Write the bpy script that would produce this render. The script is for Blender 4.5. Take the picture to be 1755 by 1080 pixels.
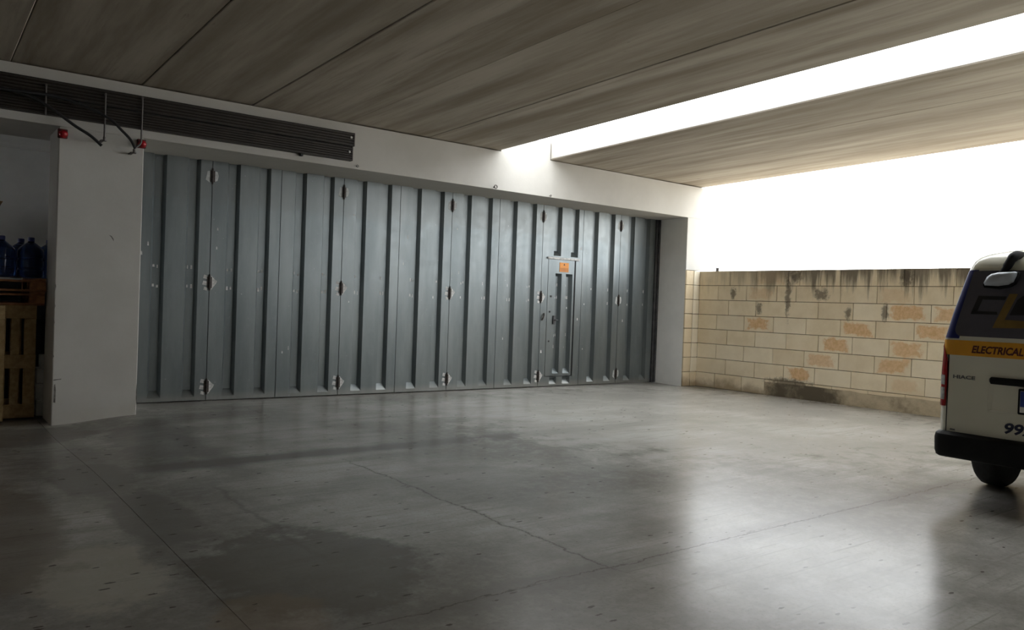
import bpy, bmesh, math, random
from mathutils import Vector, Matrix

for o in list(bpy.data.objects):
    bpy.data.objects.remove(o, do_unlink=True)
SC = bpy.context.scene
COL = SC.collection
random.seed(7)

# ------------------------------------------------------------------ camera
cam_d = bpy.data.cameras.new('camera')
cam = bpy.data.objects.new('camera', cam_d)
COL.objects.link(cam)
cam_d.sensor_fit = 'HORIZONTAL'
cam_d.sensor_width = 36.0
cam_d.lens = 36.0 * 1352.27 / 1755.0
cam_d.clip_start = 0.05
cam_d.clip_end = 300
_r = Vector((0.793569, -0.607404, 0.036175))
_u = Vector((-0.02052, 0.032704, 0.999254))
_b = _r.cross(_u).normalized()
_u = _b.cross(_r).normalized()
CAM = Vector((0, 0, 1.345))
cam.matrix_world = Matrix(((_r.x, _u.x, _b.x, CAM.x), (_r.y, _u.y, _b.y, CAM.y), (_r.z, _u.z, _b.z, CAM.z), (0, 0, 0, 1)))
SC.camera = cam

# ------------------------------------------------------------------ sky and exposure
world = bpy.data.worlds.new('overcast_sky')
SC.world = world
world.use_nodes = True
bg = world.node_tree.nodes['Background']
bg.inputs[0].default_value = (0.955, 0.98, 1.0, 1)
bg.inputs[1].default_value = 6.6
vs = SC.view_settings
vs.view_transform = 'Standard'
vs.look = 'None'
vs.gamma = 1.0
vs.use_curve_mapping = False
vs.exposure = 0.0

# ------------------------------------------------------------------ material helpers
class NT:
    def __init__(self, name):
        self.m = bpy.data.materials.new(name)
        self.m.use_nodes = True
        self.t = self.m.node_tree
        self.bsdf = self.t.nodes['Principled BSDF']

    def n(self, typ, **kw):
        nd = self.t.nodes.new(typ)
        for k, v in kw.items():
            setattr(nd, k, v)
        return nd

    def put(self, sock, v):
        if isinstance(v, bpy.types.NodeSocket):
            self.t.links.new(v, sock)
        else:
            if isinstance(v, (tuple, list)) and len(v) == 3 and sock.type == 'RGBA':
                v = (*v, 1)
            sock.default_value = v

    def math(self, op, a, b=0.0, c=None, clamp=False):
        nd = self.n('ShaderNodeMath', operation=op, use_clamp=clamp)
        self.put(nd.inputs[0], a)
        self.put(nd.inputs[1], b)
        if c is not None:
            self.put(nd.inputs[2], c)
        return nd.outputs[0]

    def mix(self, f, a, b, mode='MIX'):
        nd = self.n('ShaderNodeMix', data_type='RGBA', blend_type=mode)
        self.put(nd.inputs[0], f)
        self.put(nd.inputs[6], a)
        self.put(nd.inputs[7], b)
        return nd.outputs[2]

    def ramp(self, v, lo, hi, a=0.0, b=1.0):
        nd = self.n('ShaderNodeMapRange', interpolation_type='SMOOTHSTEP')
        self.put(nd.inputs[0], v)
        for i, q in enumerate((lo, hi, a, b)):
            self.put(nd.inputs[i + 1], q)
        return nd.outputs[0]

    def pos(self):
        g = self.n('ShaderNodeNewGeometry')
        return g.outputs['Position']

    def obj(self):
        return self.n('ShaderNodeTexCoord').outputs['Object']

    def gen(self):
        return self.n('ShaderNodeTexCoord').outputs['Generated']

    def sep(self, v):
        s = self.n('ShaderNodeSeparateXYZ')
        self.put(s.inputs[0], v)
        return s.outputs

    def mapv(self, v, scale=(1, 1, 1), loc=(0, 0, 0)):
        m = self.n('ShaderNodeMapping')
        self.put(m.inputs[0], v)
        m.inputs['Scale'].default_value = scale
        m.inputs['Location'].default_value = loc
        return m.outputs[0]

    def noise(self, v, scale, detail=4.0, rough=0.55):
        nd = self.n('ShaderNodeTexNoise')
        self.put(nd.inputs['Vector'], v)
        nd.inputs['Scale'].default_value = scale
        nd.inputs['Detail'].default_value = detail
        nd.inputs['Roughness'].default_value = rough
        return nd.outputs['Fac']

    def bump(self, h, strength=0.3, dist=0.01):
        nd = self.n('ShaderNodeBump')
        nd.inputs['Strength'].default_value = strength
        nd.inputs['Distance'].default_value = dist
        self.put(nd.inputs['Height'], h)
        self.t.links.new(nd.outputs[0], self.bsdf.inputs['Normal'])

    def out(self, color=None, rough=None, metal=None, spec=None):
        for k, v in (('Base Color', color), ('Roughness', rough), ('Metallic', metal), ('Specular IOR Level', spec)):
            if v is not None:
                self.put(self.bsdf.inputs[k], v)
        return self.m


def simple(name, col, rough=0.6, metal=0.0, var=0.12, scale=14.0, bump=0.0, spec=0.5):
    q = NT(name)
    p = q.obj()
    n = q.noise(p, scale)
    dark = tuple(c * (1 - var) for c in col)
    lite = tuple(min(1, c * (1 + var)) for c in col)
    q.out(q.mix(q.ramp(n, 0.3, 0.7), dark, lite), rough, metal, spec)
    if bump:
        q.bump(n, bump, 0.01)
    return q.m


M = {}
# ---- polished concrete floor
q = NT('polished_concrete')
p = q.pos()
X, Y, Z = q.sep(p)
n1 = q.noise(p, 0.55, 6, 0.6)
n2 = q.noise(q.mapv(p, (1, 1, 1), (3.1, 7.7, 0)), 1.6, 4, 0.5)
n3 = q.noise(p, 14, 5, 0.6)
nl = q.noise(q.mapv(p, (0.4, 2.6, 1)), 1.7, 4, 0.55)
nf = q.noise(p, 46, 4, 0.7)
wob = q.math('SUBTRACT', q.noise(p, 3.0, 5, 0.7), 0.5)
col = q.mix(q.ramp(n1, 0.36, 0.64), (0.19, 0.18, 0.155), (0.40, 0.39, 0.36))
col = q.mix(q.math('MULTIPLY', q.ramp(n2, 0.42, 0.70), 0.55), col, (0.19, 0.18, 0.16))
col = q.mix(q.math('MULTIPLY', q.ramp(nl, 0.45, 0.75), 0.60), col, (0.18, 0.17, 0.15))
col = q.mix(q.math('MULTIPLY', q.ramp(n3, 0.42, 0.72), 0.15), col, (0.50, 0.485, 0.455))
col = q.mix(q.math('MULTIPLY', q.ramp(nf, 0.45, 0.75), 0.40), col, (0.12, 0.11, 0.095))


def band(axis, at, w0, w1, wobble, amt, lim=None):
    """dirt along a line of the slab; lim = (axis socket, lo, lo2, hi, hi2)"""
    global col
    d = q.math('ABSOLUTE', q.math('ADD', q.math('SUBTRACT', axis, at), q.math('MULTIPLY', wob, wobble)))
    f = q.ramp(d, w0, w1, 1.0, 0.0)
    if lim:
        f = q.math('MULTIPLY', f, q.ramp(lim[0], lim[1], lim[2]))
        f = q.math('MULTIPLY', f, q.ramp(lim[0], lim[3], lim[4], 1.0, 0.0))
    return q.math('MULTIPLY', f, amt)


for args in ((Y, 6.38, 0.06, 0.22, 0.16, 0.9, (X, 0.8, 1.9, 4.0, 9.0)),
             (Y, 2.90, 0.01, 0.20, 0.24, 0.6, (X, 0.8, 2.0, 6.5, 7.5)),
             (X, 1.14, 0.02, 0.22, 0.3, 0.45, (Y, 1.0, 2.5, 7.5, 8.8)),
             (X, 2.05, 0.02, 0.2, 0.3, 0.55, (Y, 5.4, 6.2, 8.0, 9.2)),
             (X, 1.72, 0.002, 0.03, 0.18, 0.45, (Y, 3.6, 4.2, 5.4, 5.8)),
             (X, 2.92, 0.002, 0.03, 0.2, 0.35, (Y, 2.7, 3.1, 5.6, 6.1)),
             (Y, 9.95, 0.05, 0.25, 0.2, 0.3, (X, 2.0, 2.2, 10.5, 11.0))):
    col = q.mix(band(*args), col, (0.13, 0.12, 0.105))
# fine hairline cracks along the two joints
for axis, at, lim in ((Y, 2.90, (X, 1.4, 1.8, 7.2, 8.0)), (X, 2.92, (Y, 2.7, 3.0, 5.7, 6.2))):
    col = q.mix(band(axis, at, 0.002, 0.009, 0.2, 0.7, lim), col, (0.07, 0.06, 0.05))


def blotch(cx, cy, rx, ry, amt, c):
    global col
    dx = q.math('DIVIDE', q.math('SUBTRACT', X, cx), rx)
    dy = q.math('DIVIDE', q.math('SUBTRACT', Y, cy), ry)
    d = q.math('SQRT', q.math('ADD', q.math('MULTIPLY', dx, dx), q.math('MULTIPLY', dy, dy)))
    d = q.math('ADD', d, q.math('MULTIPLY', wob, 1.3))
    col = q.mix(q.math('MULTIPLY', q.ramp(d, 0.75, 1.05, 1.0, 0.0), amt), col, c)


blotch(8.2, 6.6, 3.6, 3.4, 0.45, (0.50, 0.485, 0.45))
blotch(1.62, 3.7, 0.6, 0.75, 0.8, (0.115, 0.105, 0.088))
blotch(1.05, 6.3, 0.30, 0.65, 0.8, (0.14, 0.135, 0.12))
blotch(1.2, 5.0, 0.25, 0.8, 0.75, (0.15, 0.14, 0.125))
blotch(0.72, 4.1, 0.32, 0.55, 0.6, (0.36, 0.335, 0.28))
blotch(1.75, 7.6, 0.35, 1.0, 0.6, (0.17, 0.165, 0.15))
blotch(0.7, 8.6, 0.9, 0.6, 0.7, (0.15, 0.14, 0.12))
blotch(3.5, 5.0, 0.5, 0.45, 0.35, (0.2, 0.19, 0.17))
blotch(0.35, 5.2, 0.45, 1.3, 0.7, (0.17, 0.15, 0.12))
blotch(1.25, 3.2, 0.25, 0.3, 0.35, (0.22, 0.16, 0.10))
# dirt specks and scuffs
vo = q.n('ShaderNodeTexVoronoi')
q.put(vo.inputs['Vector'], q.mapv(p, (6.5, 17, 1)))
vo.inputs['Scale'].default_value = 1.0
vo.inputs['Randomness'].default_value = 1.0
sp = q.math('ADD', vo.outputs['Distance'], q.math('MULTIPLY', q.noise(p, 40, 3), 0.34))
spk = q.math('MULTIPLY', q.ramp(sp, 0.29, 0.34, 1.0, 0.0), q.ramp(q.sep(vo.outputs['Color'])[0], 0.70, 0.72))
col = q.mix(q.math('MULTIPLY', spk, 0.9), col, (0.07, 0.06, 0.05))
sc1 = q.noise(q.mapv(p, (0.9, 26, 1)), 1.6, 2, 0.5)
scm = q.math('MULTIPLY', q.ramp(sc1, 0.60, 0.66), q.ramp(n1, 0.42, 0.6))
col = q.mix(q.math('MULTIPLY', scm, 0.5), col, (0.13, 0.12, 0.10))
rough = q.ramp(q.noise(q.mapv(p, (1, 1, 1), (9, 2, 0)), 1.7, 5, 0.65), 0.25, 0.75, 0.225, 0.268)
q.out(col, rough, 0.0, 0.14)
q.bump(q.math('ADD', n3, q.math('MULTIPLY', q.noise(p, 1.4, 3), 2.0)), 0.05, 0.01)
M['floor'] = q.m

# ---- precast ceiling slabs: streaks run along the span, every slab its own tint
q = NT('precast_concrete')
p = q.pos()
oi = q.n('ShaderNodeObjectInfo')
off = q.n('ShaderNodeVectorMath', operation='ADD')
q.put(off.inputs[0], p)
cb = q.n('ShaderNodeCombineXYZ')
q.put(cb.inputs[0], q.math('MULTIPLY', oi.outputs['Random'], 40.0))
q.put(cb.inputs[1], q.math('MULTIPLY', oi.outputs['Random'], 90.0))
q.put(off.inputs[1], cb.outputs[0])
pv = off.outputs[0]
s1 = q.noise(q.mapv(pv, (1.7, 0.14, 1)), 1.6, 6, 0.6)
s2 = q.noise(q.mapv(pv, (6.5, 0.35, 1)), 1.5, 6, 0.7)
s3 = q.noise(q.mapv(pv, (6, 1.3, 1)), 2.2, 5, 0.7)
blot = q.noise(pv, 1.3, 5, 0.6)
tint = q.math('MULTIPLY', oi.outputs['Random'], 0.35)
col = q.mix(q.ramp(s1, 0.30, 0.70), (0.215, 0.178, 0.132), (0.485, 0.44, 0.375))
col = q.mix(q.math('MULTIPLY', q.ramp(s2, 0.48, 0.72), 0.55), col, (0.20, 0.16, 0.115))
col = q.mix(q.math('MULTIPLY', q.ramp(s3, 0.62, 0.72), q.math('MULTIPLY', q.ramp(blot, 0.5, 0.65), 0.75)), col, (0.10, 0.085, 0.065))
col = q.mix(q.math('MULTIPLY', q.ramp(blot, 0.45, 0.75), 0.3), col, (0.36, 0.31, 0.25))
col = q.mix(tint, col, (0.40, 0.365, 0.31))
q.out(col, 0.85, 0.0, 0.25)
q.bump(s2, 0.12, 0.01)
M['slab'] = q.m

# ---- whitewashed plaster
q = NT('white_plaster')
p = q.pos()
n1 = q.noise(p, 1.2, 5, 0.6)
n2 = q.noise(q.mapv(p, (5, 5, 0.6)), 2.0, 5, 0.6)
X, Y, Z = q.sep(p)
col = q.mix(q.ramp(n1, 0.3, 0.7), (0.475, 0.46, 0.425), (0.535, 0.52, 0.485))
col = q.mix(q.math('MULTIPLY', q.ramp(n2, 0.55, 0.75), 0.18), col, (0.46, 0.45, 0.42))
low = q.math('ADD', Z, q.math('MULTIPLY', q.math('SUBTRACT', q.noise(p, 5, 5), 0.5), 0.5))
col = q.mix(q.ramp(low, -0.02, 0.22, 0.5, 0.0), col, (0.45, 0.43, 0.38))
ch = q.math('MULTIPLY', q.ramp(q.noise(p, 9, 5, 0.7), 0.74, 0.78), 0.5)
col = q.mix(ch, col, (0.45, 0.43, 0.40))
q.out(col, 0.8, 0.0, 0.3)
q.bump(q.noise(p, 30, 4), 0.08, 0.01)
M['plaster'] = q.m
M['grey_plaster'] = simple('grey_plaster', (0.86, 0.845, 0.81), 0.8, var=0.04, scale=2.5, bump=0.05)
M['added_dark_wall'] = simple('dark_unseen_wall', (0.10, 0.095, 0.085), 0.9, var=0.15, scale=2)  # dark so the added rear wall returns little light
M['added_side_wall'] = simple('bounce_wall', (0.7, 0.68, 0.62), 0.9, var=0.08, scale=2)  # pale so the added side wall bounces light
M['dim_plaster'] = simple('storeroom_plaster', (0.72, 0.72, 0.7), 0.85, var=0.06, scale=2, bump=0.05)

# ---- limestone blocks: colour R = orange weathering, G = tone, B = paleness, painted light on the stub
q = NT('limestone')
p = q.pos()
X, Y, Z = q.sep(p)
oi = q.n('ShaderNodeObjectInfo')
cs = q.n('ShaderNodeSeparateColor')
q.put(cs.inputs[0], oi.outputs['Color'])
g = q.sep(q.gen())
n1 = q.noise(p, 3.0, 6, 0.65)
n2 = q.noise(p, 22, 5, 0.65)
col = q.mix(q.ramp(n1, 0.3, 0.7), (0.74, 0.625, 0.435), (0.83, 0.72, 0.53))
col = q.mix(q.ramp(cs.outputs[1], 0.0, 1.0, 0.28, 0.0), col, (0.52, 0.41, 0.26))
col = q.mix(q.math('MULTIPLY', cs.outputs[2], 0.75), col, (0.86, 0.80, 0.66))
# orange flaked face: irregular patch within the block
ey = q.math('ABSOLUTE', q.math('SUBTRACT', g[1], 0.5))
ez = q.math('ABSOLUTE', q.math('SUBTRACT', g[2], 0.5))
e = q.math('MAXIMUM', ey, ez)
e = q.math('ADD', e, q.math('MULTIPLY', q.math('SUBTRACT', q.noise(p, 5, 6, 0.75), 0.5), 0.9))
f = q.math('MULTIPLY', q.ramp(e, 0.26, 0.42, 1.0, 0.0), cs.outputs[0])
col = q.mix(q.math('MULTIPLY', f, 0.9), col, q.mix(q.ramp(n2, 0.35, 0.65), (0.62, 0.38, 0.18), (0.74, 0.49, 0.27)))
# black rain streaks under the top, soil splash at the foot
st = q.noise(q.mapv(p, (2, 7.5, 0.55)), 1.0, 6, 0.65)
top = q.ramp(q.math('ADD', Z, q.math('MULTIPLY', q.math('SUBTRACT', st, 0.5), 1.5)), 1.72, 2.05)
side = q.ramp(Y, 9.0, 7.0, 0.25, 1.0)
col = q.mix(q.math('MULTIPLY', q.math('MULTIPLY', top, side), 0.8), col, (0.085, 0.07, 0.055))
st2 = q.noise(q.mapv(p, (2, 5.5, 0.9), (0, 3.3, 0)), 1.0, 5, 0.6)
dk = q.math('MULTIPLY', q.ramp(st2, 0.66, 0.74), q.ramp(Z, 1.2, 1.5))
col = q.mix(q.math('MULTIPLY', dk, 0.7), col, (0.09, 0.075, 0.06))
for cy_, cz_, ry_, rz_ in ((8.50, 1.69, .07, .13), (7.98, 1.42, .07, .12), (7.44, 1.62, .06, .42), (6.86, 1.68, .16, .12), (6.40, 1.40, .06, .12), (5.84, 1.42, .06, .14), (7.30, 1.95, .12, .12), (7.35, .24, .5, .09), (5.55, 1.93, .1, .16)):
    a_ = q.math('DIVIDE', q.math('SUBTRACT', Y, cy_), ry_)
    b_ = q.math('DIVIDE', q.math('SUBTRACT', Z, cz_), rz_)
    d_ = q.math('SQRT', q.math('ADD', q.math('MULTIPLY', a_, a_), q.math('MULTIPLY', b_, b_)))
    d_ = q.math('ADD', d_, q.math('MULTIPLY', q.math('SUBTRACT', q.noise(p, 13, 5, 0.7), 0.5), 2.2))
    col = q.mix(q.ramp(d_, 0.35, 1.05, 0.75, 0.0), col, (0.10, 0.08, 0.06))
ft = q.ramp(q.math('ADD', Z, q.math('MULTIPLY', q.math('SUBTRACT', n1, 0.5), 0.35)), 0.02, 0.2, 0.75, 0.0)
col = q.mix(ft, col, (0.30, 0.22, 0.13))
q.out(col, 0.9, 0.0, 0.2)
q.bump(q.math('ADD', n2, n1), 0.35, 0.012)
M['stone'] = q.m
M['mortar'] = simple('dark_mortar', (0.10, 0.07, 0.04), 0.95, var=0.3, scale=9)
q = NT('stained_plinth')
p = q.pos()
nb = q.noise(p, 2.4, 6, 0.65)
X, Y, Z = q.sep(p)
ww = q.math('ADD', Z, q.math('MULTIPLY', q.math('SUBTRACT', nb, 0.5), 0.9))
wet = q.math('ADD', nb, q.math('MULTIPLY', q.math('MULTIPLY', q.ramp(Y, 6.2, 6.9), q.ramp(Y, 7.5, 7.8, 1.0, 0.0)), -0.24))
col = q.mix(q.ramp(wet, 0.22, 0.6), (0.12, 0.10, 0.07), (0.52, 0.43, 0.30))
q.out(col, 0.95, 0.0, 0.2)
q.bump(q.noise(p, 18, 5), 0.4, 0.02)
M['plinth'] = q.m

# ---- grey-blue painted steel of the folding door
q = NT('painted_steel')
p = q.pos()
X, Y, Z = q.sep(p)
n1 = q.noise(q.mapv(p, (3, 3, 0.5)), 1.5, 5, 0.6)
n2 = q.noise(p, 9, 5, 0.65)
col = q.mix(q.ramp(n1, 0.3, 0.7), (0.150, 0.172, 0.177), (0.205, 0.226, 0.229))
col = q.mix(q.math('MULTIPLY', q.ramp(n2, 0.5, 0.75), 0.2), col, (0.26, 0.28, 0.28))
hi = q.math('ADD', Z, q.math('MULTIPLY', q.math('SUBTRACT', n2, 0.5), 0.35))
col = q.mix(q.ramp(hi, 2.42, 2.56, 0.0, 0.35), col, (0.165, 0.17, 0.165))
col = q.mix(q.math('MULTIPLY', q.ramp(q.noise(p, 30, 3), 0.72, 0.76), 0.3), col, (0.72, 0.72, 0.70))
col = q.mix(q.ramp(Z, 0.02, 0.14, 0.35, 0.0), col, (0.40, 0.38, 0.34))
q.out(col, q.ramp(n2, 0.3, 0.7, 0.36, 0.44), 0.72, 0.5)
q.bump(n1, 0.05, 0.01)
M['steel'] = q.m
M['dark_steel'] = simple('dark_steel', (0.075, 0.075, 0.078), 0.5, 0.4, var=0.25, scale=6)
M['hinge'] = simple('rusty_hinge_steel', (0.055, 0.045, 0.04), 0.55, 0.5, var=0.4, scale=30)
M['primer'] = simple('white_primer', (0.60, 0.595, 0.58), 0.75, var=0.3, scale=22)
M['brown_metal'] = simple('dark_brown_metal', (0.022, 0.017, 0.013), 0.5, 0.2, var=0.25, scale=5)
M['bolt'] = simple('zinc_bolt', (0.6, 0.6, 0.58), 0.35, 0.8, scale=20)
M['rod'] = simple('galvanised_rod', (0.11, 0.10, 0.095), 0.5, 0.5, scale=20)
M['rubber'] = simple('black_rubber', (0.014, 0.014, 0.016), 0.5, var=0.2)
M['red_lens'] = simple('red_lens', (0.42, 0.012, 0.02), 0.25, var=0.15, scale=20)
M['red_base'] = simple('dark_red_housing', (0.10, 0.006, 0.008), 0.5, scale=20)
q = NT('pallet_wood')
p = q.obj()
oi = q.n('ShaderNodeObjectInfo')
g1 = q.noise(q.mapv(p, (14, 14, 14)), 1.4, 5, 0.65)
g2 = q.noise(p, 3, 3)
col = q.mix(q.ramp(g1, 0.3, 0.7), (0.36, 0.255, 0.125), (0.54, 0.41, 0.225))
col = q.mix(q.math('MULTIPLY', oi.outputs['Random'], 0.45), col, (0.27, 0.17, 0.08))
col = q.mix(q.math('MULTIPLY', q.ramp(g2, 0.55, 0.75), 0.35), col, (0.12, 0.075, 0.04))
q.out(col, 0.85, 0, 0.2)
q.bump(g1, 0.2, 0.005)
M['wood'] = q.m
M['wood_red'] = simple('reddish_pallet_wood', (0.30, 0.135, 0.06), 0.85, var=0.35, scale=11, bump=0.2)
q = NT('blue_bottle_plastic')
q.out(q.mix(q.noise(q.obj(), 5, 2), (0.02, 0.06, 0.2), (0.035, 0.085, 0.26)), 0.12)
q.bsdf.inputs['Transmission Weight'].default_value = 0.75
q.bsdf.inputs['IOR'].default_value = 1.35
M['bottle'] = q.m
M['cap'] = simple('navy_cap', (0.02, 0.03, 0.16), 0.4, scale=20)
M['card'] = simple('brown_cardboard', (0.34, 0.19, 0.09), 0.9, scale=6)
M['white_block'] = simple('white_stone_block', (0.66, 0.66, 0.63), 0.85, var=0.1, scale=8, bump=0.15)
M['chip'] = simple('bare_render', (0.16, 0.15, 0.135), 0.9, var=0.4, scale=30)
M['orange'] = simple('orange_print', (0.80, 0.30, 0.035), 0.5, var=0.05)
M['orange_dark'] = simple('dark_orange_print', (0.56, 0.19, 0.02), 0.5, var=0.08)
# van
q = NT('cream_car_paint')
q.out(q.mix(q.noise(q.obj(), 1.2, 3), (0.74, 0.72, 0.60), (0.78, 0.76, 0.64)), 0.25, 0.0, 0.5)
q.bsdf.inputs['Coat Weight'].default_value = 0.5
q.bsdf.inputs['Coat Roughness'].default_value = 0.08
M['van'] = q.m
M['van_glass'] = simple('tinted_van_glass', (0.10, 0.097, 0.12), 0.2, var=0.1, scale=3, spec=0.5)
M['navy'] = simple('navy_vinyl', (0.010, 0.014, 0.10), 0.55, var=0.1, spec=0.2)
M['yellow'] = simple('yellow_vinyl', (0.78, 0.36, 0.02), 0.4, var=0.04)
M['maroon'] = simple('maroon_lettering', (0.09, 0.012, 0.006), 0.5, var=0.1)
M['navy_text'] = simple('navy_lettering', (0.012, 0.014, 0.045), 0.5, var=0.1)
M['black_text'] = simple('black_vinyl', (0.004, 0.004, 0.007), 0.45, var=0.1)
M['gold'] = simple('gold_vinyl', (0.20, 0.125, 0.03), 0.4, var=0.1)
M['bumper'] = simple('black_bumper_plastic', (0.006, 0.006, 0.0065), 0.6, var=0.2, scale=8, spec=0.2)
M['tail_red'] = simple('tail_lamp_red', (0.32, 0.008, 0.012), 0.15, var=0.15, scale=25)
M['tail_clear'] = simple('tail_lamp_clear', (0.50, 0.47, 0.46), 0.15, 0.2, var=0.3, scale=40)
M['chrome'] = simple('mirror_chrome', (0.46, 0.49, 0.54), 0.3, 0.25, var=0.04)
M['badge'] = simple('badge_grey', (0.17, 0.165, 0.16), 0.3, 0.5, var=0.05)
M['plate_white'] = simple('number_plate_white', (0.75, 0.75, 0.73), 0.5, var=0.03)
M['plate_blue'] = simple('number_plate_blue', (0.02, 0.045, 0.25), 0.45, var=0.05)
M['tyre'] = simple('tyre_rubber', (0.016, 0.016, 0.017), 0.8, var=0.25, scale=30)
M['rim'] = simple('wheel_silver', (0.4, 0.4, 0.41), 0.4, 0.7)
M['ground'] = simple('outside_limestone_ground', (0.66, 0.59, 0.47), 0.9, var=0.1, scale=0.5)


# ------------------------------------------------------------------ mesh helpers
class MB:
    def __init__(self):
        self.v, self.f = [], []

    def add(self, vs, fs):
        o = len(self.v)
        self.v += [tuple(a) for a in vs]
        self.f += [tuple(o + i for i in f) for f in fs]
        return self

    def box(self, x0, x1, y0, y1, z0, z1):
        return self.add([(x0, y0, z0), (x1, y0, z0), (x1, y1, z0), (x0, y1, z0), (x0, y0, z1), (x1, y0, z1), (x1, y1, z1), (x0, y1, z1)],
                        [(0, 3, 2, 1), (4, 5, 6, 7), (0, 1, 5, 4), (1, 2, 6, 5), (2, 3, 7, 6), (3, 0, 4, 7)])

    def cbox(self, x0, x1, y0, y1, z0, z1, c):
        """box with every edge chamfered"""
        lo, hi = (x0, y0, z0), (x1, y1, z1)
        idx, vs = {}, []
        for s in [(i, j, k) for i in (0, 1) for j in (0, 1) for k in (0, 1)]:
            for ax in range(3):
                pnt = []
                for d in range(3):
                    e = (lo, hi)[s[d]][d]
                    pnt.append(e if d == ax else e + (c if s[d] == 0 else -c))
                idx[s, ax] = len(vs)
                vs.append(pnt)
        fs = []
        for ax in range(3):
            a, b = [d for d in range(3) if d != ax]
            for sd in (0, 1):
                r = []
                for (i, j) in ((0, 0), (1, 0), (1, 1), (0, 1)):
                    s = [0, 0, 0]
                    s[ax], s[a], s[b] = sd, i, j
                    r.append(idx[tuple(s), ax])
                fs.append(r)
            for i in (0, 1):
                for j in (0, 1):
                    s0, s1 = [0, 0, 0], [0, 0, 0]
                    s0[a], s0[b], s0[ax] = i, j, 0
                    s1[a], s1[b], s1[ax] = i, j, 1
                    fs.append([idx[tuple(s0), a], idx[tuple(s1), a], idx[tuple(s1), b], idx[tuple(s0), b]])
        for s in [(i, j, k) for i in (0, 1) for j in (0, 1) for k in (0, 1)]:
            fs.append([idx[s, 0], idx[s, 1], idx[s, 2]])
        return self.add(vs, fs)

    def prism(self, pts, d):
        """closed polygon (3-d points) pushed along vector d"""
        n = len(pts)
        d = Vector(d)
        vs = [Vector(a) for a in pts] + [Vector(a) + d for a in pts]
        return self.add(vs, [tuple(range(n)), tuple(reversed(range(n, 2 * n)))] + [(i, (i + 1) % n, n + (i + 1) % n, n + i) for i in range(n)])

    def tube(self, path, r, n=8, cap=True):
        path = [Vector(a) for a in path]
        rs = r if isinstance(r, (list, tuple)) else [r] * len(path)
        vs, fs = [], []
        t0 = (path[1] - path[0]).normalized()
        nrm = t0.orthogonal().normalized()
        for i, pt in enumerate(path):
            t = (path[min(i + 1, len(path) - 1)] - path[max(i - 1, 0)]).normalized()
            nrm = (nrm - t * nrm.dot(t)).normalized()
            bn = t.cross(nrm)
            for k in range(n):
                a = 2 * math.pi * k / n
                vs.append(pt + (nrm * math.cos(a) + bn * math.sin(a)) * rs[i])
        for i in range(len(path) - 1):
            for k in range(n):
                fs.append((i * n + k, i * n + (k + 1) % n, (i + 1) * n + (k + 1) % n, (i + 1) * n + k))
        if cap:
            fs.append(tuple(reversed(range(n))))
            fs.append(tuple((len(path) - 1) * n + k for k in range(n)))
        return self.add(vs, fs)

    def lathe(self, prof, c, axis=(0, 0, 1), n=20):
        a = Vector(axis).normalized()
        u = a.orthogonal().normalized()
        w = a.cross(u)
        c = Vector(c)
        vs, fs = [], []
        for (r, h) in prof:
            for k in range(n):
                t = 2 * math.pi * k / n
                vs.append(c + a * h + (u * math.cos(t) + w * math.sin(t)) * max(r, 1e-4))
        for i in range(len(prof) - 1):
            for k in range(n):
                fs.append((i * n + k, i * n + (k + 1) % n, (i + 1) * n + (k + 1) % n, (i + 1) * n + k))
        fs.append(tuple(reversed(range(n))))
        fs.append(tuple((len(prof) - 1) * n + k for k in range(n)))
        return self.add(vs, fs)

    def mesh(self, name, mat, smooth=False):
        me = bpy.data.meshes.new(name)
        me.from_pydata(self.v, [], self.f)
        bm = bmesh.new()
        bm.from_mesh(me)
        bmesh.ops.recalc_face_normals(bm, faces=bm.faces)
        bm.to_mesh(me)
        bm.free()
        me.materials.append(M[mat] if isinstance(mat, str) else mat)
        if smooth:
            for pl in me.polygons:
                pl.use_smooth = True
            try:
                me.set_sharp_from_angle(angle=math.radians(smooth if smooth > 1 else 40))
            except Exception:
                pass
        me.update()
        return me

    def build(self, name, mat, parent=None, smooth=False):
        return link(name, self.mesh(name, mat, smooth), parent)


def link(name, data, parent=None, loc=None):
    o = bpy.data.objects.new(name, data)
    COL.objects.link(o)
    if parent:
        o.parent = parent
    if loc:
        o.location = loc
    return o


def tag(o, label, cat, group=None, kind=None):
    o['label'] = label
    o['category'] = cat
    if group:
        o['group'] = group
    if kind:
        o['kind'] = kind
    return o


def empty(name, loc=(0, 0, 0), rz=0.0):
    o = bpy.data.objects.new(name, None)
    o.empty_display_size = 0.2
    COL.objects.link(o)
    o.location = loc
    o.rotation_euler = (0, 0, rz)
    return o


def copy_tree(o, parent=None):
    c = o.copy()
    COL.objects.link(c)
    c.parent = parent
    for ch in o.children:
        copy_tree(ch, c)
    return c


# ================================================================== THE SETTING
D = 9.24                      # front plane of the door wall
LINTEL, SOFF = 2.995, 3.565   # underside of beam, underside of roof slabs at the wall
SLOPE = math.tan(math.radians(1.31))


def zroof(y):
    return SOFF + (D - y) * SLOPE


def smooth01(t):
    t = min(1, max(0, t))
    return t * t * (3 - 2 * t)


# floor: cast slabs parted by saw-cut joints; the ground falls a little towards the store
def zfloor(x, y):
    return -0.07 * smooth01((2.05 - x) / 0.95) * smooth01((y - 6.0) / 2.8) * smooth01((11.2 - y) / 1.2)


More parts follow.
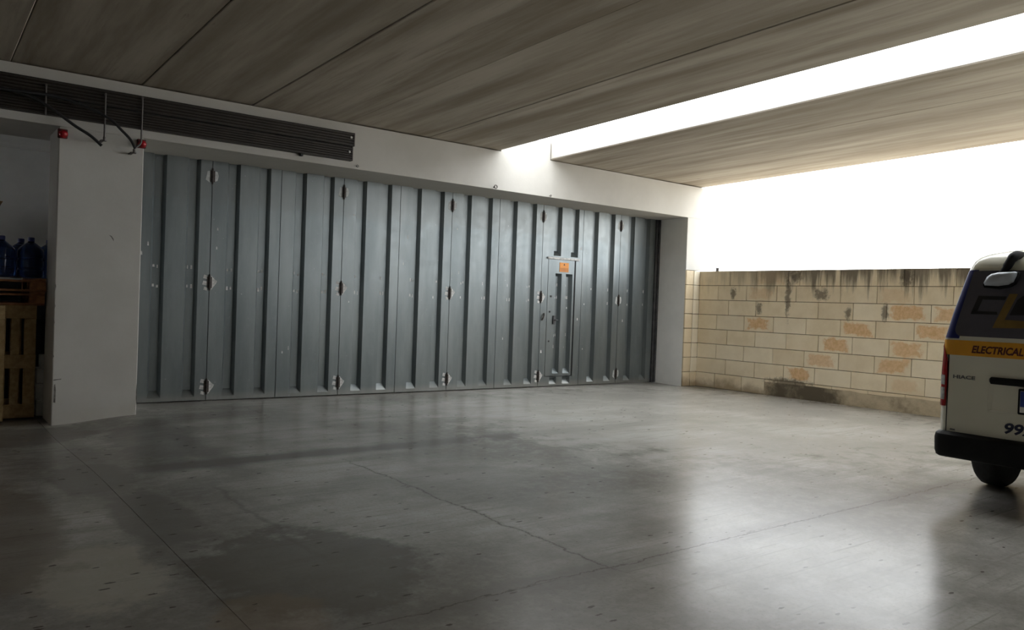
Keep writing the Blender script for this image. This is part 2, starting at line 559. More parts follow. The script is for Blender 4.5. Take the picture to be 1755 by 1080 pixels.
floor = MB().box(-6.4, 11.6, -9.4, 14.2, -0.3, -0.12).build('floor', 'mortar')
tag(floor, 'worn grey polished concrete floor of the covered yard', 'floor', kind='structure')
XC = [-6.4, -1.6, 1.12, 11.62]
YC = [-9.4, -3.6, 2.90, 14.2]
for i in range(3):
    for j in range(3):
        x0, x1, y0, y1 = XC[i] + .0015, XC[i + 1] - .0015, YC[j] + .001, YC[j + 1] - .001
        nx = max(2, int((x1 - x0) / (0.14 if x0 < 2 and j == 2 else 3)))
        ny = max(2, int((y1 - y0) / (0.25 if j == 2 else 3)))
        if i == 2 and j == 2:
            xs = [x0 + 0.1 * k for k in range(10)] + [2.1, 5, 8, x1]
        else:
            xs = [x0 + (x1 - x0) * k / nx for k in range(nx + 1)]
        ys = [y0 + (y1 - y0) * k / ny for k in range(ny + 1)]
        mb = MB()
        W, Hn = len(xs), len(ys)
        mb.add([(x, y, zfloor(x, y)) for y in ys for x in xs], [(b * W + a, b * W + a + 1, (b + 1) * W + a + 1, (b + 1) * W + a) for b in range(Hn - 1) for a in range(W - 1)])
        rim = [(a, 0) for a in range(W)] + [(W - 1, b) for b in range(1, Hn)] + [(a, Hn - 1) for a in range(W - 2, -1, -1)] + [(0, b) for b in range(Hn - 2, 0, -1)]
        k = len(mb.v)
        mb.v += [(xs[a], ys[b], -0.14) for a, b in rim]
        n = len(rim)
        mb.f += [(rim[t][1] * W + rim[t][0], k + t, k + (t + 1) % n, rim[(t + 1) % n][1] * W + rim[(t + 1) % n][0]) for t in range(n)]
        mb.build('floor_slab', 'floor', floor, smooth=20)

ground = MB().box(11.63, 60, -60, 60, -0.4, -0.02).build('outside_ground', 'ground')
tag(ground, 'pale limestone ground beyond the stone boundary wall', 'ground', kind='structure')

# ceiling: precast slabs side by side, an open light slot between the sixth and the seventh from the roof's edge
ceiling = empty('ceiling', (0, 0, 0))
tag(ceiling, 'precast concrete roof slabs with an open light slot', 'ceiling', kind='structure')
edges = [(6.76 - 1.2 * (k + 1), 6.76 - 1.2 * k) for k in range(11)] + [(7.72 + 1.205 * k, 7.72 + 1.205 * (k + 1)) for k in range(3)]
for k, (a, b) in enumerate(edges):
    g = 0.003
    y0, y1 = -9.4, 9.62
    c = 0.007
    dz = [0, .004, -.003, .002, .005, -.002][k % 6]
    prof = [(a + g, .26), (a + g, c), (a + g + c, 0), (b - g - c, 0), (b - g, c), (b - g, .26)]
    mb = MB()
    v = []
    for y in (y0, y1):
        v += [(x, y, zroof(y) + z + dz) for x, z in prof]
    n = len(prof)
    mb.add(v, [(t, (t + 1) % n, n + (t + 1) % n, n + t) for t in range(n)] + [tuple(range(n)), tuple(range(n, 2 * n))])
    mb.build('ceiling_slab', 'slab', ceiling)
# unseen cover added to keep sky light out of slab joints, and the whitewashed edges of the slot
for (a, b) in ((-6.44, 6.64), (7.84, 11.33)):
    v = []
    for y in (-9.4, 9.62):
        v += [(x, y, zroof(y) + z) for x, z in ((a, .267), (b, .267), (b, .31), (a, .31))]
    MB().add(v, [(0, 1, 2, 3), (4, 5, 6, 7), (0, 1, 5, 4), (1, 2, 6, 5), (2, 3, 7, 6), (3, 0, 4, 7)]).build('added_roof_light_block', 'grey_plaster', ceiling)
for (a, b) in ((6.752, 6.764), (7.716, 7.728)):
    v = []
    for y in (-9.4, 9.236):
        v += [(x, y, zroof(y) + z) for x, z in ((a, .014), (b, .014), (b, .272), (a, .272))]
    MB().add(v, [(0, 1, 2, 3), (4, 5, 6, 7), (0, 1, 5, 4), (1, 2, 6, 5), (2, 3, 7, 6), (3, 0, 4, 7)]).build('slot_edge', 'plaster', ceiling)

# door wall: beam over the openings, pier, right hand return
wall_back = MB()
wall_back.box(-6.4, 11.34, D, D + 1.02, LINTEL, SOFF - .012)
wall_back.box(6.775, 7.705, D, D + .4, SOFF - .012, SOFF + .25)
wall_back.box(-6.4, 11.34, D + .42, D + 1.02, SOFF - .012, SOFF + .25)
wall_back.box(-6.4, -2.0, D, D + 0.62, -.1, LINTEL)
wall_back = wall_back.build('wall_back', 'plaster')
tag(wall_back, 'whitewashed beam running above the folding door and store opening', 'wall', kind='structure')

pier = MB()
pier.cbox(1.188, 1.992, D, 9.87, -0.12, LINTEL, .008)
pier = pier.build('wall_pier', 'plaster')
tag(pier, 'whitewashed pier between the store opening and folding door', 'pier', kind='structure')
# bare spots where the paint has come off
chip = MB()
chip.prism([(1.205, D - .0015, .17), (1.222, D - .0015, .165), (1.224, D - .0015, .30), (1.217, D - .0015, .36), (1.206, D - .0015, .35)], (0, .004, 0))
chip.build('paint_chip', 'chip', pier)
for pts in ([(1.675, 1.925), (1.70, 1.915), (1.72, 1.885), (1.722, 1.86), (1.711, 1.88), (1.695, 1.905)],
            [(1.985, .18), (1.9915, .12), (1.9915, .34), (1.986, .27)],
            [(1.20, .395), (1.27, .405), (1.27, .412), (1.20, .405)]):
    MB().prism([(x, D - .0015, z) for x, z in pts], (0, .004, 0)).build('paint_chip', 'chip', pier)
for z0, z1, w in ((1.30, 1.42, .012), (1.12, 1.2, .01), (.95, 1.03, .008), (.62, .67, .01)):
    MB().prism([(1.1895, D - .0015, z0), (1.1895 + w, D - .0015, (z0 + z1) / 2), (1.1895, D - .0015, z1)], (0, .004, 0)).build('paint_chip', 'chip', pier)

reveal = MB()
reveal.add([(10.91, D, 0), (10.995, 9.93, 0), (10.995, 10.26, 0), (11.2, 10.26, 0), (11.2, D + .42, 0), (10.975, D + .42, 0),
            (10.91, D, LINTEL), (10.995, 9.93, LINTEL), (10.995, 10.26, LINTEL), (11.2, 10.26, LINTEL), (11.2, D + .42, LINTEL), (10.975, D + .42, LINTEL)],
           [(0, 5, 1), (1, 5, 4, 2), (2, 4, 3), (6, 7, 11), (7, 8, 10, 11), (8, 9, 10)] + [(i, (i + 1) % 6, 6 + (i + 1) % 6, 6 + i) for i in range(6)])
reveal = reveal.build('wall_reveal', 'grey_plaster')
tag(reveal, 'smooth grey plastered return beside the folding door', 'wall', kind='structure')
column = MB().box(11.0, 11.34, D + .001, D + .4, 2.07, LINTEL - .001).box(10.925, 11.0, D + .001, D + .10, 2.07, LINTEL - .001).build('wall_column', 'plaster')
tag(column, 'white column head between the beam and the stone wall', 'wall', kind='structure')

# the store behind the pier; unseen yard walls added to shape the light
store = MB()
store.box(-2.2, 2.0, 13.2, 13.4, -.1, 3.9)
store.box(-2.2, -2.0, 9.86, 11.6, -.1, 3.9)
store.box(-2.2, -2.0, 12.4, 13.2, -.1, 3.9)
store.box(-2.2, -2.0, 11.6, 12.4, -.1, 2.1)  # unseen window opening added to let sky light into the store
store.box(-2.2, -2.0, 11.6, 12.4, 2.7, 3.9)
store.box(1.62, 2.0, 9.88, 13.2, -.1, 3.9)
store.box(-2.2, 2.0, 10.262, 13.4, 3.3, 3.45)
store.box(2.0, 11.3, 10.42, 10.6, -.1, 3.4)  # unseen wall added behind the door to stop sky light leaking through
store = store.build('wall_store', 'dim_plaster')
tag(store, 'dim grey walls of the store room behind the pallets', 'wall', kind='structure')
wl = MB().box(-6.4, -6.2, -9.4, D, -.1, 4.3).build('added_wall_left', 'added_side_wall')
tag(wl, 'unseen pale side wall added to bounce light into the covered yard', 'wall', kind='structure')
wf = MB().box(-6.4, 11.34, -9.6, -9.4, -.1, 4.3).build('added_wall_front', 'added_dark_wall')
tag(wf, 'unseen dark rear wall added to cut light from behind', 'wall', kind='structure')

# ---- boundary wall of limestone blocks
TY = 0.00991
WX = 11.30


def wx(y):
    return WX + (D - y) * TY


CH = 2.064 / 8
wall_right = MB()
wall_right.add([(wx(9.5) + .014, 9.5, -.1), (wx(-9.4) + .014, -9.4, -.1), (wx(-9.4) + .22, -9.4, -.1), (wx(9.5) + .22, 9.5, -.1),
                (wx(9.5) + .014, 9.5, 2.056), (wx(-9.4) + .014, -9.4, 2.056), (wx(-9.4) + .22, -9.4, 2.056), (wx(9.5) + .22, 9.5, 2.056)],
               [(0, 1, 2, 3), (4, 5, 6, 7), (0, 1, 5, 4), (1, 2, 6, 5), (2, 3, 7, 6), (3, 0, 4, 7)])
wall_right = wall_right.build('wall_right', 'mortar')
tag(wall_right, 'weathered yellow limestone block boundary wall', 'wall', kind='structure')
JN = {1: [8.58, 8.05, 7.45, 7.24, 6.88, 6.55, 5.97, 5.58, 5.44, 4.87], 2: [8.82, 8.23, 7.65, 7.30, 6.54, 5.97, 5.43, 4.9],
      3: [8.59, 8.04, 7.46, 6.9, 6.33, 5.82, 5.19, 4.62], 4: [8.83, 8.26, 7.69, 7.1, 6.52, 5.97, 5.41, 4.85],
      5: [8.6, 8.03, 7.44, 6.88, 6.32, 5.76, 5.22, 4.65], 6: [8.82, 8.25, 7.68, 7.11, 6.53, 5.97, 5.43, 4.88],
      7: [8.61, 8.02, 7.47, 6.92, 6.32, 5.78, 5.23, 4.66], 8: [8.83, 8.27, 7.82]}
ORANGE = {(4, 8.26): 1, (4, 6.52): 1, (3, 5.82): 1, (4, 5.41): 1, (5, 6.88): 1, (5, 5.76): .9, (6, 7.11): .75, (6, 5.97): .9, (7, 7.47): 1, (2, 8.23): .35, (3, 5.19): .9, (7, 5.78): .35, (1, 8.05): .3, (2, 5.97): .3}
far = MB()


def block(y1, y0, z0, z1, r, mb=None):
    """one stone of the boundary wall from y1 (far) to y0 (near), face proud by r"""
    m_ = mb or MB()
    g, c = .0036, .004
    a, b, lo, hi = y1 - g, y0 + g, z0 + g, z1 - g
    vs = []
    for (y, z) in ((a, lo), (b, lo), (b, hi), (a, hi)):
        vs.append((wx(y) + .03, y, z))
    for (y, z) in ((a, lo), (b, lo), (b, hi), (a, hi)):
        vs.append((wx(y) - r + c, y, z))
    for (y, z) in ((a - c, lo + c), (b + c, lo + c), (b + c, hi - c), (a - c, hi - c)):
        vs.append((wx(y) - r, y, z))
    m_.add(vs, [(i, (i + 1) % 4, 4 + (i + 1) % 4, 4 + i) for i in range(4)] + [(4 + i, 4 + (i + 1) % 4, 8 + (i + 1) % 4, 8 + i) for i in range(4)] + [(8, 9, 10, 11), (3, 2, 1, 0)])
    return m_


rb = random.Random(3)
for cs_ in range(1, 9):
    z1 = 2.064 - (cs_ - 1) * CH
    z0 = z1 - CH
    js = [D] + JN[cs_]
    if cs_ < 8:
        while js[-1] > 3.2:
            js.append(js[-1] - rb.uniform(.54, .6))
    for a, b in zip(js, js[1:]):
        o = block(a, b, z0, z1, rb.uniform(-.003, .006)).build('stone_block', 'stone', wall_right)
        orr = ORANGE.get((cs_, a), 0)
        if a < 4.8:
            orr = rb.choice([0, 0, .8, .3])
        o.color = (orr, rb.uniform(.3, 1), rb.choice([0, .1, .3]) if cs_ > 2 else 0, 1)
    y = js[-1]
    while y > -9 and cs_ < 8:
        b = y - rb.uniform(.54, .6)
        block(y, b, z0, z1, rb.uniform(-.003, .006), far)
        y = b
fo = far.build('stone_block_run', 'stone', wall_right)
fo['kind'] = 'stuff'
fo.color = (0, .7, .1, 1)
# concrete foot of the wall where the lowest course ends
pl = MB()
ys = [7.815 - k * .3 for k in range(50)]
rp = random.Random(5)
hs = [.205 + rp.uniform(-.012, .02) for _ in ys]
v = []
for y, h in zip(ys, hs):
    v += [(wx(y) + .03, y, -.05), (wx(y) - .008, y, -.05), (wx(y) - .0025, y, h), (wx(y) + .03, y, h + .01)]
pl.add(v, [(4 * i + a, 4 * i + 4 + a, 4 * i + 5 + a, 4 * i + 1 + a) for i in range(len(ys) - 1) for a in range(3)] + [(0, 1, 2, 3), tuple(4 * (len(ys) - 1) + a for a in (3, 2, 1, 0))])
pl.build('wall_foot', 'plinth', wall_right)
# the lowest course above the foot, one flat stone per joint
js = [7.82, 7.25, 6.62, 6.05, 5.5, 4.95, 4.4]
for a, b in zip(js, js[1:]):
    o = block(a, b, .2, CH, .001).build('stone_block', 'stone', wall_right)
    o.color = (0, rb.uniform(.2, .8), 0, 1)

# stub of the same stone; brighter light near the wall painted as paler blocks
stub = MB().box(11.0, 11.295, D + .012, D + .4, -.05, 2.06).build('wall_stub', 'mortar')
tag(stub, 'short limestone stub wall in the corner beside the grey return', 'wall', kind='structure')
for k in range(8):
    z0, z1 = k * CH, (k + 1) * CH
    for (a, b, lit_pale, tone) in ((10.934, 11.135, 0, .0), (11.135, 11.298, 1.0, 1.0)):
        o = MB().cbox(a + .003, b - .003, D - (.004 if lit_pale < .5 else .012), D + .05, z0 + .004, z1 - .004, .006).build('stone_block', 'stone', stub)
        o.color = (0, tone if k else .2, lit_pale if k else .2, 1)
post = MB()
post.tube([(11.36, 8.90, 2.04), (11.36, 8.90, 2.115)], .028, 10)
post.tube([(11.36, 8.90, 2.108), (11.36, 8.90, 2.122)], .036, 10)
post = post.build('pipe_stub', 'rod', smooth=True)
tag(post, 'short cut-off metal pipe standing on the stone wall', 'pipe')

# ================================================================== THE FOLDING DOOR
LW, LH, RD, SL = 0.878, 2.985, 0.066, 0.032
DU0, DY0, DROT = 2.102, 10.133, -math.atan(0.18 / 8.8)
door = empty('door_1', (DU0, DY0, 0.012), DROT)
tag(door, 'wide grey-blue steel folding door with ribbed leaves', 'door', kind='structure')


def sheet(mb, w0, w1, z0, z1, recs, y=0.0):
    """front sheet from w0..w1, z0..z1 with pressed channels (a, b, lo, hi, open_top); channels share no width"""
    xs = [w0]
    for r in recs:
        xs += [r[0], r[1]]
    xs.append(w1)
    for i in range(0, len(xs) - 1, 2):
        mb.add([(xs[i], y, z0), (xs[i + 1], y, z0), (xs[i + 1], y, z1), (xs[i], y, z1)], [(0, 1, 2, 3)])
    for (a, b, lo, hi, top) in recs:
        if lo > z0 + 1e-6:
            mb.add([(a, y, z0), (b, y, z0), (b, y, lo), (a, y, lo)], [(0, 1, 2, 3)])
        if hi < z1 - 1e-6:
            mb.add([(a, y, hi), (b, y, hi), (b, y, z1), (a, y, z1)], [(0, 1, 2, 3)])
        d = y + RD
        e0, e1 = lo + .085, (hi if top else hi - .045)
        P = [(a, y, lo), (b, y, lo), (b, y, hi), (a, y, hi), (a + SL, d, e0), (b - SL, d, e0), (b - SL, d, e1), (a + SL, d, e1)]
        mb.add(P, [(0, 1, 5, 4), (1, 2, 6, 5), (3, 0, 4, 7), (4, 5, 6, 7)] + ([] if top else [(2, 3, 7, 6)]))
    return mb


def leaf_rim(mb, w0, w1, z0, z1, y0=0.0, y1=0.09):
    for (a, b) in (((w0, z0), (w1, z0)), ((w1, z0), (w1, z1)), ((w1, z1), (w0, z1)), ((w0, z1), (w0, z0))):
        mb.add([(a[0], y0, a[1]), (b[0], y0, b[1]), (b[0], y1, b[1]), (a[0], y1, a[1])], [(0, 1, 2, 3)])
    mb.add([(w0, y1, z0), (w1, y1, z0), (w1, y1, z1), (w0, y1, z1)], [(0, 1, 2, 3)])


G = .004
RECS = [(.190, .345, .045, LH, True), (.585, .738, .045, LH, True)]
mb = sheet(MB(), G, LW - G, .0, LH, RECS)
leaf_rim(mb, G, LW - G, .0, LH)
leaf_me = mb.mesh('door_leaf', 'steel')


def marks_mesh(recs, rows, seed, extra=()):
    r = random.Random(seed)
    mb = MB()
    for (a, b, *_), zs in zip(recs, rows):
        for z in zs:
            for off in (.012, .072):
                x = a + SL * .3 + off + r.uniform(-.006, .006)
                yb = -.001 if off < 0 else RD - .0015
                w, h = r.uniform(.014, .026), r.uniform(.03, .055)
                if r.random() < .12:
                    continue
                x = max(a + SL + .004, min(x, b - SL - w - .004))
                zz = z + r.uniform(-.012, .012)
                mb.add([(x, RD - .0015, zz), (x + w, RD - .0015, zz), (x + w * .9, RD - .0015, zz + h), (x + .002, RD - .0015, zz + h * .95)], [(0, 1, 2, 3)])
    for (x, z, w, h) in extra:
        mb.add([(x, -.0012, z), (x + w, -.0012, z), (x + w * .8, -.0012, z + h), (x + w * .1, -.0012, z + h)], [(0, 1, 2, 3)])
    return mb


for k in range(10):
    if k == 7:
        continue
    o = link('door_leaf', leaf_me, door, (k * LW, 0, 0))
    r = random.Random(20 + k)
    ex = [(r.uniform(.05, .16), r.uniform(.3, 2.6), r.uniform(.01, .02), r.uniform(.02, .05)) for _ in range(2)]
    w = marks_mesh(RECS, [(1.62, 1.39), (1.62, 1.39)], 40 + k, ex).build('weld_marks', 'primer', o)
    w['kind'] = 'stuff'
# leaf with the wicket door
WR = [(.245, .40, 2.165, LH, True), (.615, .775, 2.165, LH, True)]
WA, WB, WZ0, WZ1 = .135, .705, .165, 2.105
mb = MB()
sheet(mb, G, LW - G, 2.125, LH, WR)
mb.add([(G, 0, 0), (WA, 0, 0), (WA, 0, 2.125), (G, 0, 2.125)], [(0, 1, 2, 3)])
mb.add([(WB + .033, 0, 0), (LW - G, 0, 0), (LW - G, 0, 2.125), (WB + .033, 0, 2.125)], [(0, 1, 2, 3)])
sheet(mb, WA, WB + .033, 0, WZ0 - .014, [(.24, .39, .03, WZ0 - .02, False), (.52, .68, .03, WZ0 - .02, False)])
leaf_rim(mb, G, LW - G, 0, LH)
wl_o = mb.build('door_leaf', 'steel', door)
wl_o.location = (7 * LW, 0, 0)
MB().box(WB - .003, WB + .0325, .012, .03, WZ0 - .01, 2.108).build('door_gap_shade', 'rubber', wl_o)  # dark strip standing in for the shade inside the wicket gap
ledge = MB().cbox(.11, .80, -.028, .004, 2.108, 2.142, .004).build('drip_ledge', 'primer', wl_o)
w = marks_mesh([(.02, .12)], [()], 61, [(.03, .55, .03, .05), (.80, 1.1, .02, .04), (.83, 2.3, .02, .05)]).build('weld_marks', 'primer', wl_o)
w['kind'] = 'stuff'
wk = MB()
WREC = [(.295, .43, .205, 1.875, False), (.52, .665, .205, 1.875, False)]
sheet(wk, WA + .006, WB - .004, WZ0, WZ1, WREC, -.004)
leaf_rim(wk, WA + .006, WB - .004, WZ0, WZ1, -.004, .085)
wicket = wk.build('wicket_door', 'steel', door)
wicket.location = (7 * LW, 0, 0)
w = marks_mesh([(a, b) for a, b, *_ in WREC], [(1.66, 1.46, .82, .62), (1.66, 1.46, 1.28, .82, .62)], 77).build('weld_marks', 'primer', wicket)
w['kind'] = 'stuff'
w.location.y = -.006
ks = MB()
ks.lathe([(.017, 0), (.017, .012), (.008, .016)], (.212, -.004, 1.49), (0, -1, 0), 12)
ks.build('keyhole', 'dark_steel', wicket)
for z in (1.235, .745):
    MB().lathe([(.015, 0), (.015, .010), (.006, .014)], (.198, -.004, z), (0, -1, 0), 12).build('keyhole', 'dark_steel', wicket)
bx = MB().cbox(.262, .312, -.03, -.002, 1.03, 1.17, .004)
bx = bx.build('lock_case', 'dark_steel', wicket)
hd = MB().tube([(.285, -.03, 1.10), (.285, -.055, 1.10), (.285, -.06, 1.10), (.345, -.06, 1.10)], .009, 8).build('handle', 'dark_steel', wicket, smooth=True)
MB().tube([(.075, -.012, 1.20), (.06, -.03, 1.17), (.045, -.03, 1.13), (.035, -.012, 1.09)], .012, 8).build('pull_handle', 'hinge', wl_o, smooth=True)
# orange notice
sg = MB().cbox(.375, .572, -.0095, -.005, 1.905, 2.06, .001).build('notice_plate', 'orange', wicket)
sg['label'] = 'small orange notice'
MB().box(.383, .564, -.0105, -.0094, 1.912, 1.972, ).build('printed_band', 'orange_dark', sg)
MB().prism([(.455, -.0094, 2.015), (.49, -.0094, 2.015), (.4725, -.0094, 2.048)], (0, -.001, 0)).build('printed_symbol', 'hinge', sg)
# seven-pin hinges with rubbed primer around them
tri = MB()
for x, z, w, h in ((-.075, .1, .05, .045), (-.085, .02, .06, .05), (-.07, -.045, .045, .04)):
    tri.add([(x, -.0012, z), (x + w, -.0012, z - .01), (x + w, -.0012, z + h * .8), (x + w * .2, -.0012, z + h)], [(0, 1, 2, 3)])
tri.add([(.022, -.0012, -.045), (.085, -.0012, .045), (.095, -.0012, .07), (.07, -.0012, .085), (.022, -.0012, .135)], [(0, 1, 2, 3, 4)])
tri_me = tri.mesh('primer_patch', 'primer')
faint = MB()
faint.add([(-.08, -.0012, .0), (-.03, -.0012, -.03), (-.02, -.0012, .12), (-.06, -.0012, .11)], [(0, 1, 2, 3)])
faint.add([(.02, -.0012, -.02), (.06, -.0012, .0), (.075, -.0012, .06), (.06, -.0012, .11), (.02, -.0012, .12)], [(0, 1, 2, 3, 4)])
faint_me = faint.mesh('primer_patch', simple('thin_primer', (0.50, 0.52, 0.51), .7, var=.2, scale=25))
hg = MB()
for i in range(3):
    hg.tube([(0, -.012, -.04 + i * .062), (0, -.012, .016 + i * .062)], .0115, 8)
hg.tube([(0, -.012, -.05), (0, -.012, .152)], .008, 8)
hg.box(-.03, -.012, -.006, 0, -.02, .12)
hg.box(.012, .03, -.006, 0, -.02, .12)
hg_me = hg.mesh('hinge', 'hinge', True)
for k in (1, 3, 5, 7, 9):
    for zz in (2.74, 1.42, .12):
        h = link('hinge', hg_me, door, (k * LW, 0, zz))
        p_ = link('primer_patch', tri_me if zz < 2 else faint_me, h)
        if k == 9:
            p_.data = faint_me
fr = MB()
fr.box(10 * LW + .002, 10 * LW + .05, -.02, .1, 0, LH)
fr.box(10 * LW + .065, 10 * LW + .105, -.03, .1, 0, LH)
fr.box(10 * LW + .05, 10 * LW + .065, .03, .1, 0, LH)
fr.build('door_frame', 'dark_steel', door)
tr = MB().box(-.05, 10 * LW + .07, .02, .07, -.006, .004).build('floor_track', 'dark_steel', door)

# ================================================================== THINGS ON THE BEAM
def ribbed(name, x0, x1, z0, z1, y, label, rib=.03):
    mb = MB()
    prof = [(y + .075, z0), (y, z0)]
    n = int(round((z1 - z0) / rib))
    st = (z1 - z0) / n
    for i in range(n):
        z = z0 + i * st
        prof += [(y, z + st * .12), (y, z + st * .55), (y + .010, z + st * .66), (y + .010, z + st * .9)]
    prof += [(y, z1), (y + .075, z1)]
    nn = len(prof)
    mb.add([(x0, a, b) for a, b in prof] + [(x1, a, b) for a, b in prof], [(i, (i + 1) % nn, nn + (i + 1) % nn, nn + i) for i in range(nn)] + [tuple(range(nn)), tuple(range(nn, 2 * nn))])
    o = empty(name, (0, 0, 0))
    mb.build('ribbed_sheet', 'brown_metal', o)
    MB().cbox(x1, x1 + .012, y - .004, y + .078, z0 - .002, z1 + .002, .002).build('end_plate', 'rod', o)
    MB().lathe([(.016, 0), (.016, .010), (.010, .014)], (x1 - .04, y, (z0 + z1) / 2 + .02), (0, -1, 0), 6).build('bolt', 'bolt', o)
    tag(o, label, 'metal panel', 'dark ribbed panels on the beam')
    return o


ribbed('ribbed_panel', -1.8, 4.415, 3.262, 3.425, 9.158, 'upper dark brown ribbed metal panel fixed along the white beam')
ribbed('ribbed_panel', -1.8, 4.395, 3.078, 3.245, 9.158, 'lower dark brown ribbed metal panel fixed along the white beam')


def rod(pts, label, foot=True):
    o = empty('hanger_rod', (pts[0][0], pts[0][1], pts[-1][2]))
    b = Vector(o.location)
    MB().tube([Vector(p_) - b for p_ in pts], .009, 8).build('shaft', 'rod', o, smooth=True)
    x, y, z = pts[0]
    MB().cbox(x - .011, x + .011, y - .01, 9.157, z - .012, z + .012, .003).build('clip', 'rod', o).location = -b
    if foot:
        x, y, z = pts[-1]
        MB().lathe([(.024, 0), (.024, .012), (.013, .016), (.013, .045)], Vector((x, y, z)) - b, (0, 0, 1), 8).build('foot_nut', 'rod', o)
        MB().cbox(x - .035, x - .005, y - .01, D + .002, z - .004, z + .012, .002).build('bracket', 'rod', o).location = -b
    tag(o, label, 'rod', 'hanger rods on the dark panels')
    return o


rod([(1.05, 9.13, 3.36), (1.05, 9.13, 3.062)], 'short thin hanger rod furthest from the folding door', False)
rod([(1.585, 9.13, 3.37), (1.585, 9.13, 2.885)], 'thin hanger rod ending in a nut over the middle of the pier')
rod([(1.94, 9.13, 3.40), (1.94, 9.13, 2.93), (1.93, 9.13, 2.905), (1.875, 9.13, 2.85), (1.872, 9.13, 2.80)], 'thin hanger rod with a bent lower end near the pier corner', True)


def bez(pts, n=8):
    pts = [Vector(a) for a in pts]
    out = []
    for i in range(len(pts) - 1):
        p0, p1, p2, p3 = pts[max(i - 1, 0)], pts[i], pts[i + 1], pts[min(i + 2, len(pts) - 1)]
        for k in range(n):
            t = k / n
            out.append(.5 * ((2 * p1) + (p2 - p0) * t + (2 * p0 - 5 * p1 + 4 * p2 - p3) * t * t + (3 * p1 - p0 - 3 * p2 + p3) * t ** 3))
    return out + [pts[-1]]


c1 = [(-1.7, 3.27), (-.4, 3.30), (.3, 3.285), (.663, 3.254), (.881, 3.223), (1.031, 3.165), (1.159, 3.089), (1.317, 2.987), (1.451, 2.914), (1.556, 2.828)]
o = MB().tube(bez([(x, 9.092, z) for x, z in c1]), .0155, 8).build('black_cable', 'rubber', smooth=True)
tag(o, 'thick black cable drooping across the panel to mid pier', 'cable', 'black cables over the pier')
c2 = [(-1.7, 3.24), (-.4, 3.25), (.5, 3.235), (.856, 3.246), (1.104, 3.253), (1.311, 3.216), (1.471, 3.174), (1.636, 3.1), (1.721, 3.023), (1.819, 2.929), (1.868, 2.84)]
o = MB().tube(bez([(x, 9.062, z) for x, z in c2]), .0145, 8).build('black_cable', 'rubber', smooth=True)
tag(o, 'black cable curving down to the bent rod at the pier corner', 'cable', 'black cables over the pier')


def beacon(x, y, z, label):
    o = empty('beacon_light', (x, y, z))
    MB().cbox(-.045, .045, -.03, .0, -.045, .05, .006).build('housing', 'red_base', o)
    MB().lathe([(.042, 0), (.042, .02), (.037, .04), (.026, .056), (.01, .064), (.0, .065)], (0.004, -.028, -.004), (0, -1, 0), 14).build('lens', 'red_lens', o, smooth=True)
    tag(o, label, 'warning light', 'red beacon lights on the pier')


beacon(1.218, D, 2.915, 'small red beacon light on the pier edge beside the store')
beacon(1.962, D, 2.925, 'small red beacon light on the pier corner beside the folding door')
o = MB()
o.cbox(3.735, 3.77, 9.19, D + .002, 3.05, 3.08, .004)
o.tube([(3.752, 9.2, 3.09), (3.752, 9.2, 3.045)], .012, 8)
tag(o.build('cable_clip', 'rubber'), 'small black clip under the dark ribbed panel', 'clip')


def eyebolt(x, z, s, label):
    o = empty('eye_bolt', (x, D, z))
    MB().tube([(0, .01, 0), (0, -.03 * s, 0)], .008 * s, 8).build('shank', 'rod', o, smooth=True)
    MB().tube([(.022 * s * math.cos(t * math.pi / 6), -.05 * s, .022 * s * math.sin(t * math.pi / 6)) for t in range(13)], .007 * s, 8, False).build('ring', 'rod', o, smooth=True)
    tag(o, label, 'bolt', 'eye bolts along the beam')


eyebolt(6.662, 3.022, 1.1, 'metal eye bolt on the beam below the light slot')
eyebolt(7.717, 3.015, .6, 'tiny eye bolt on the beam above the wicket door')
eyebolt(4.50, 3.03, .6, 'tiny eye bolt on the beam past the dark panel end')

# ================================================================== THE STORE: pallets, bottles, blocks
def pallet_parts(root, wood='wood'):
    """euro pallet: 1.2 along local z, 0.8 along local x, depth along local y (deck at y=0)"""
    def bd(name, x0, x1, y0, y1, z0, z1, m=wood):
        o = MB().cbox(-(x1 - x0) / 2, (x1 - x0) / 2, -(y1 - y0) / 2, (y1 - y0) / 2, -(z1 - z0) / 2, (z1 - z0) / 2, .003).build(name, m, root)
        o.location = ((x0 + x1) / 2, (y0 + y1) / 2, (z0 + z1) / 2)
    xs = [(0, .11), (.15, .23), (.275, .525), (.57, .65), (.69, .8)]
    for a, b in xs:
        bd('deck_board', a, b, .022, .044, 0, 1.2)
    for z in (0, .5275, 1.055):
        bd('cross_board', 0, .8, .0, .022, z, z + .145)
        for a, b in ((0, .1), (.3275, .4725), (.7, .8)):
            bd('spacer_block', a, b, .044, .122, z, z + .145)
    for a, b in ((0, .1), (.3275, .4725), (.7, .8)):
        bd('base_board', a, b, .122, .144, 0, 1.2)


SF = -.065 * 0 - .06
p1 = empty('wooden_pallet', (.30, 9.79, -.05))
pallet_parts(p1)
tag(p1, 'wooden pallet standing on end nearest the white pier', 'pallet', 'pallets in the store')
p2 = copy_tree(p1)
p2.location = (.003, 9.625, -.055)
tag(p2, 'wooden pallet standing on end at the picture edge', 'pallet', 'pallets in the store')
p3 = empty('wooden_pallet', (1.17, 9.78, 1.15))
pallet_parts(p3, 'wood_red')
# lie flat: local z -> -x, local y -> -z (deck up)
p3.matrix_world = Matrix(((0, 0, -1, 1.165), (1, 0, 0, 9.75), (0, -1, 0, 1.15 + .144), (0, 0, 0, 1)))
tag(p3, 'reddish wooden pallet lying flat on top of the upright pallets', 'pallet', 'pallets in the store')
p4 = copy_tree(p3)
p4.matrix_world = Matrix(((0, 0, -1, 1.172), (1, 0, 0, 9.74), (0, -1, 0, 1.2945 + .144), (0, 0, 0, 1)))
tag(p4, 'reddish wooden pallet lying directly under the blue water bottles', 'pallet', 'pallets in the store')
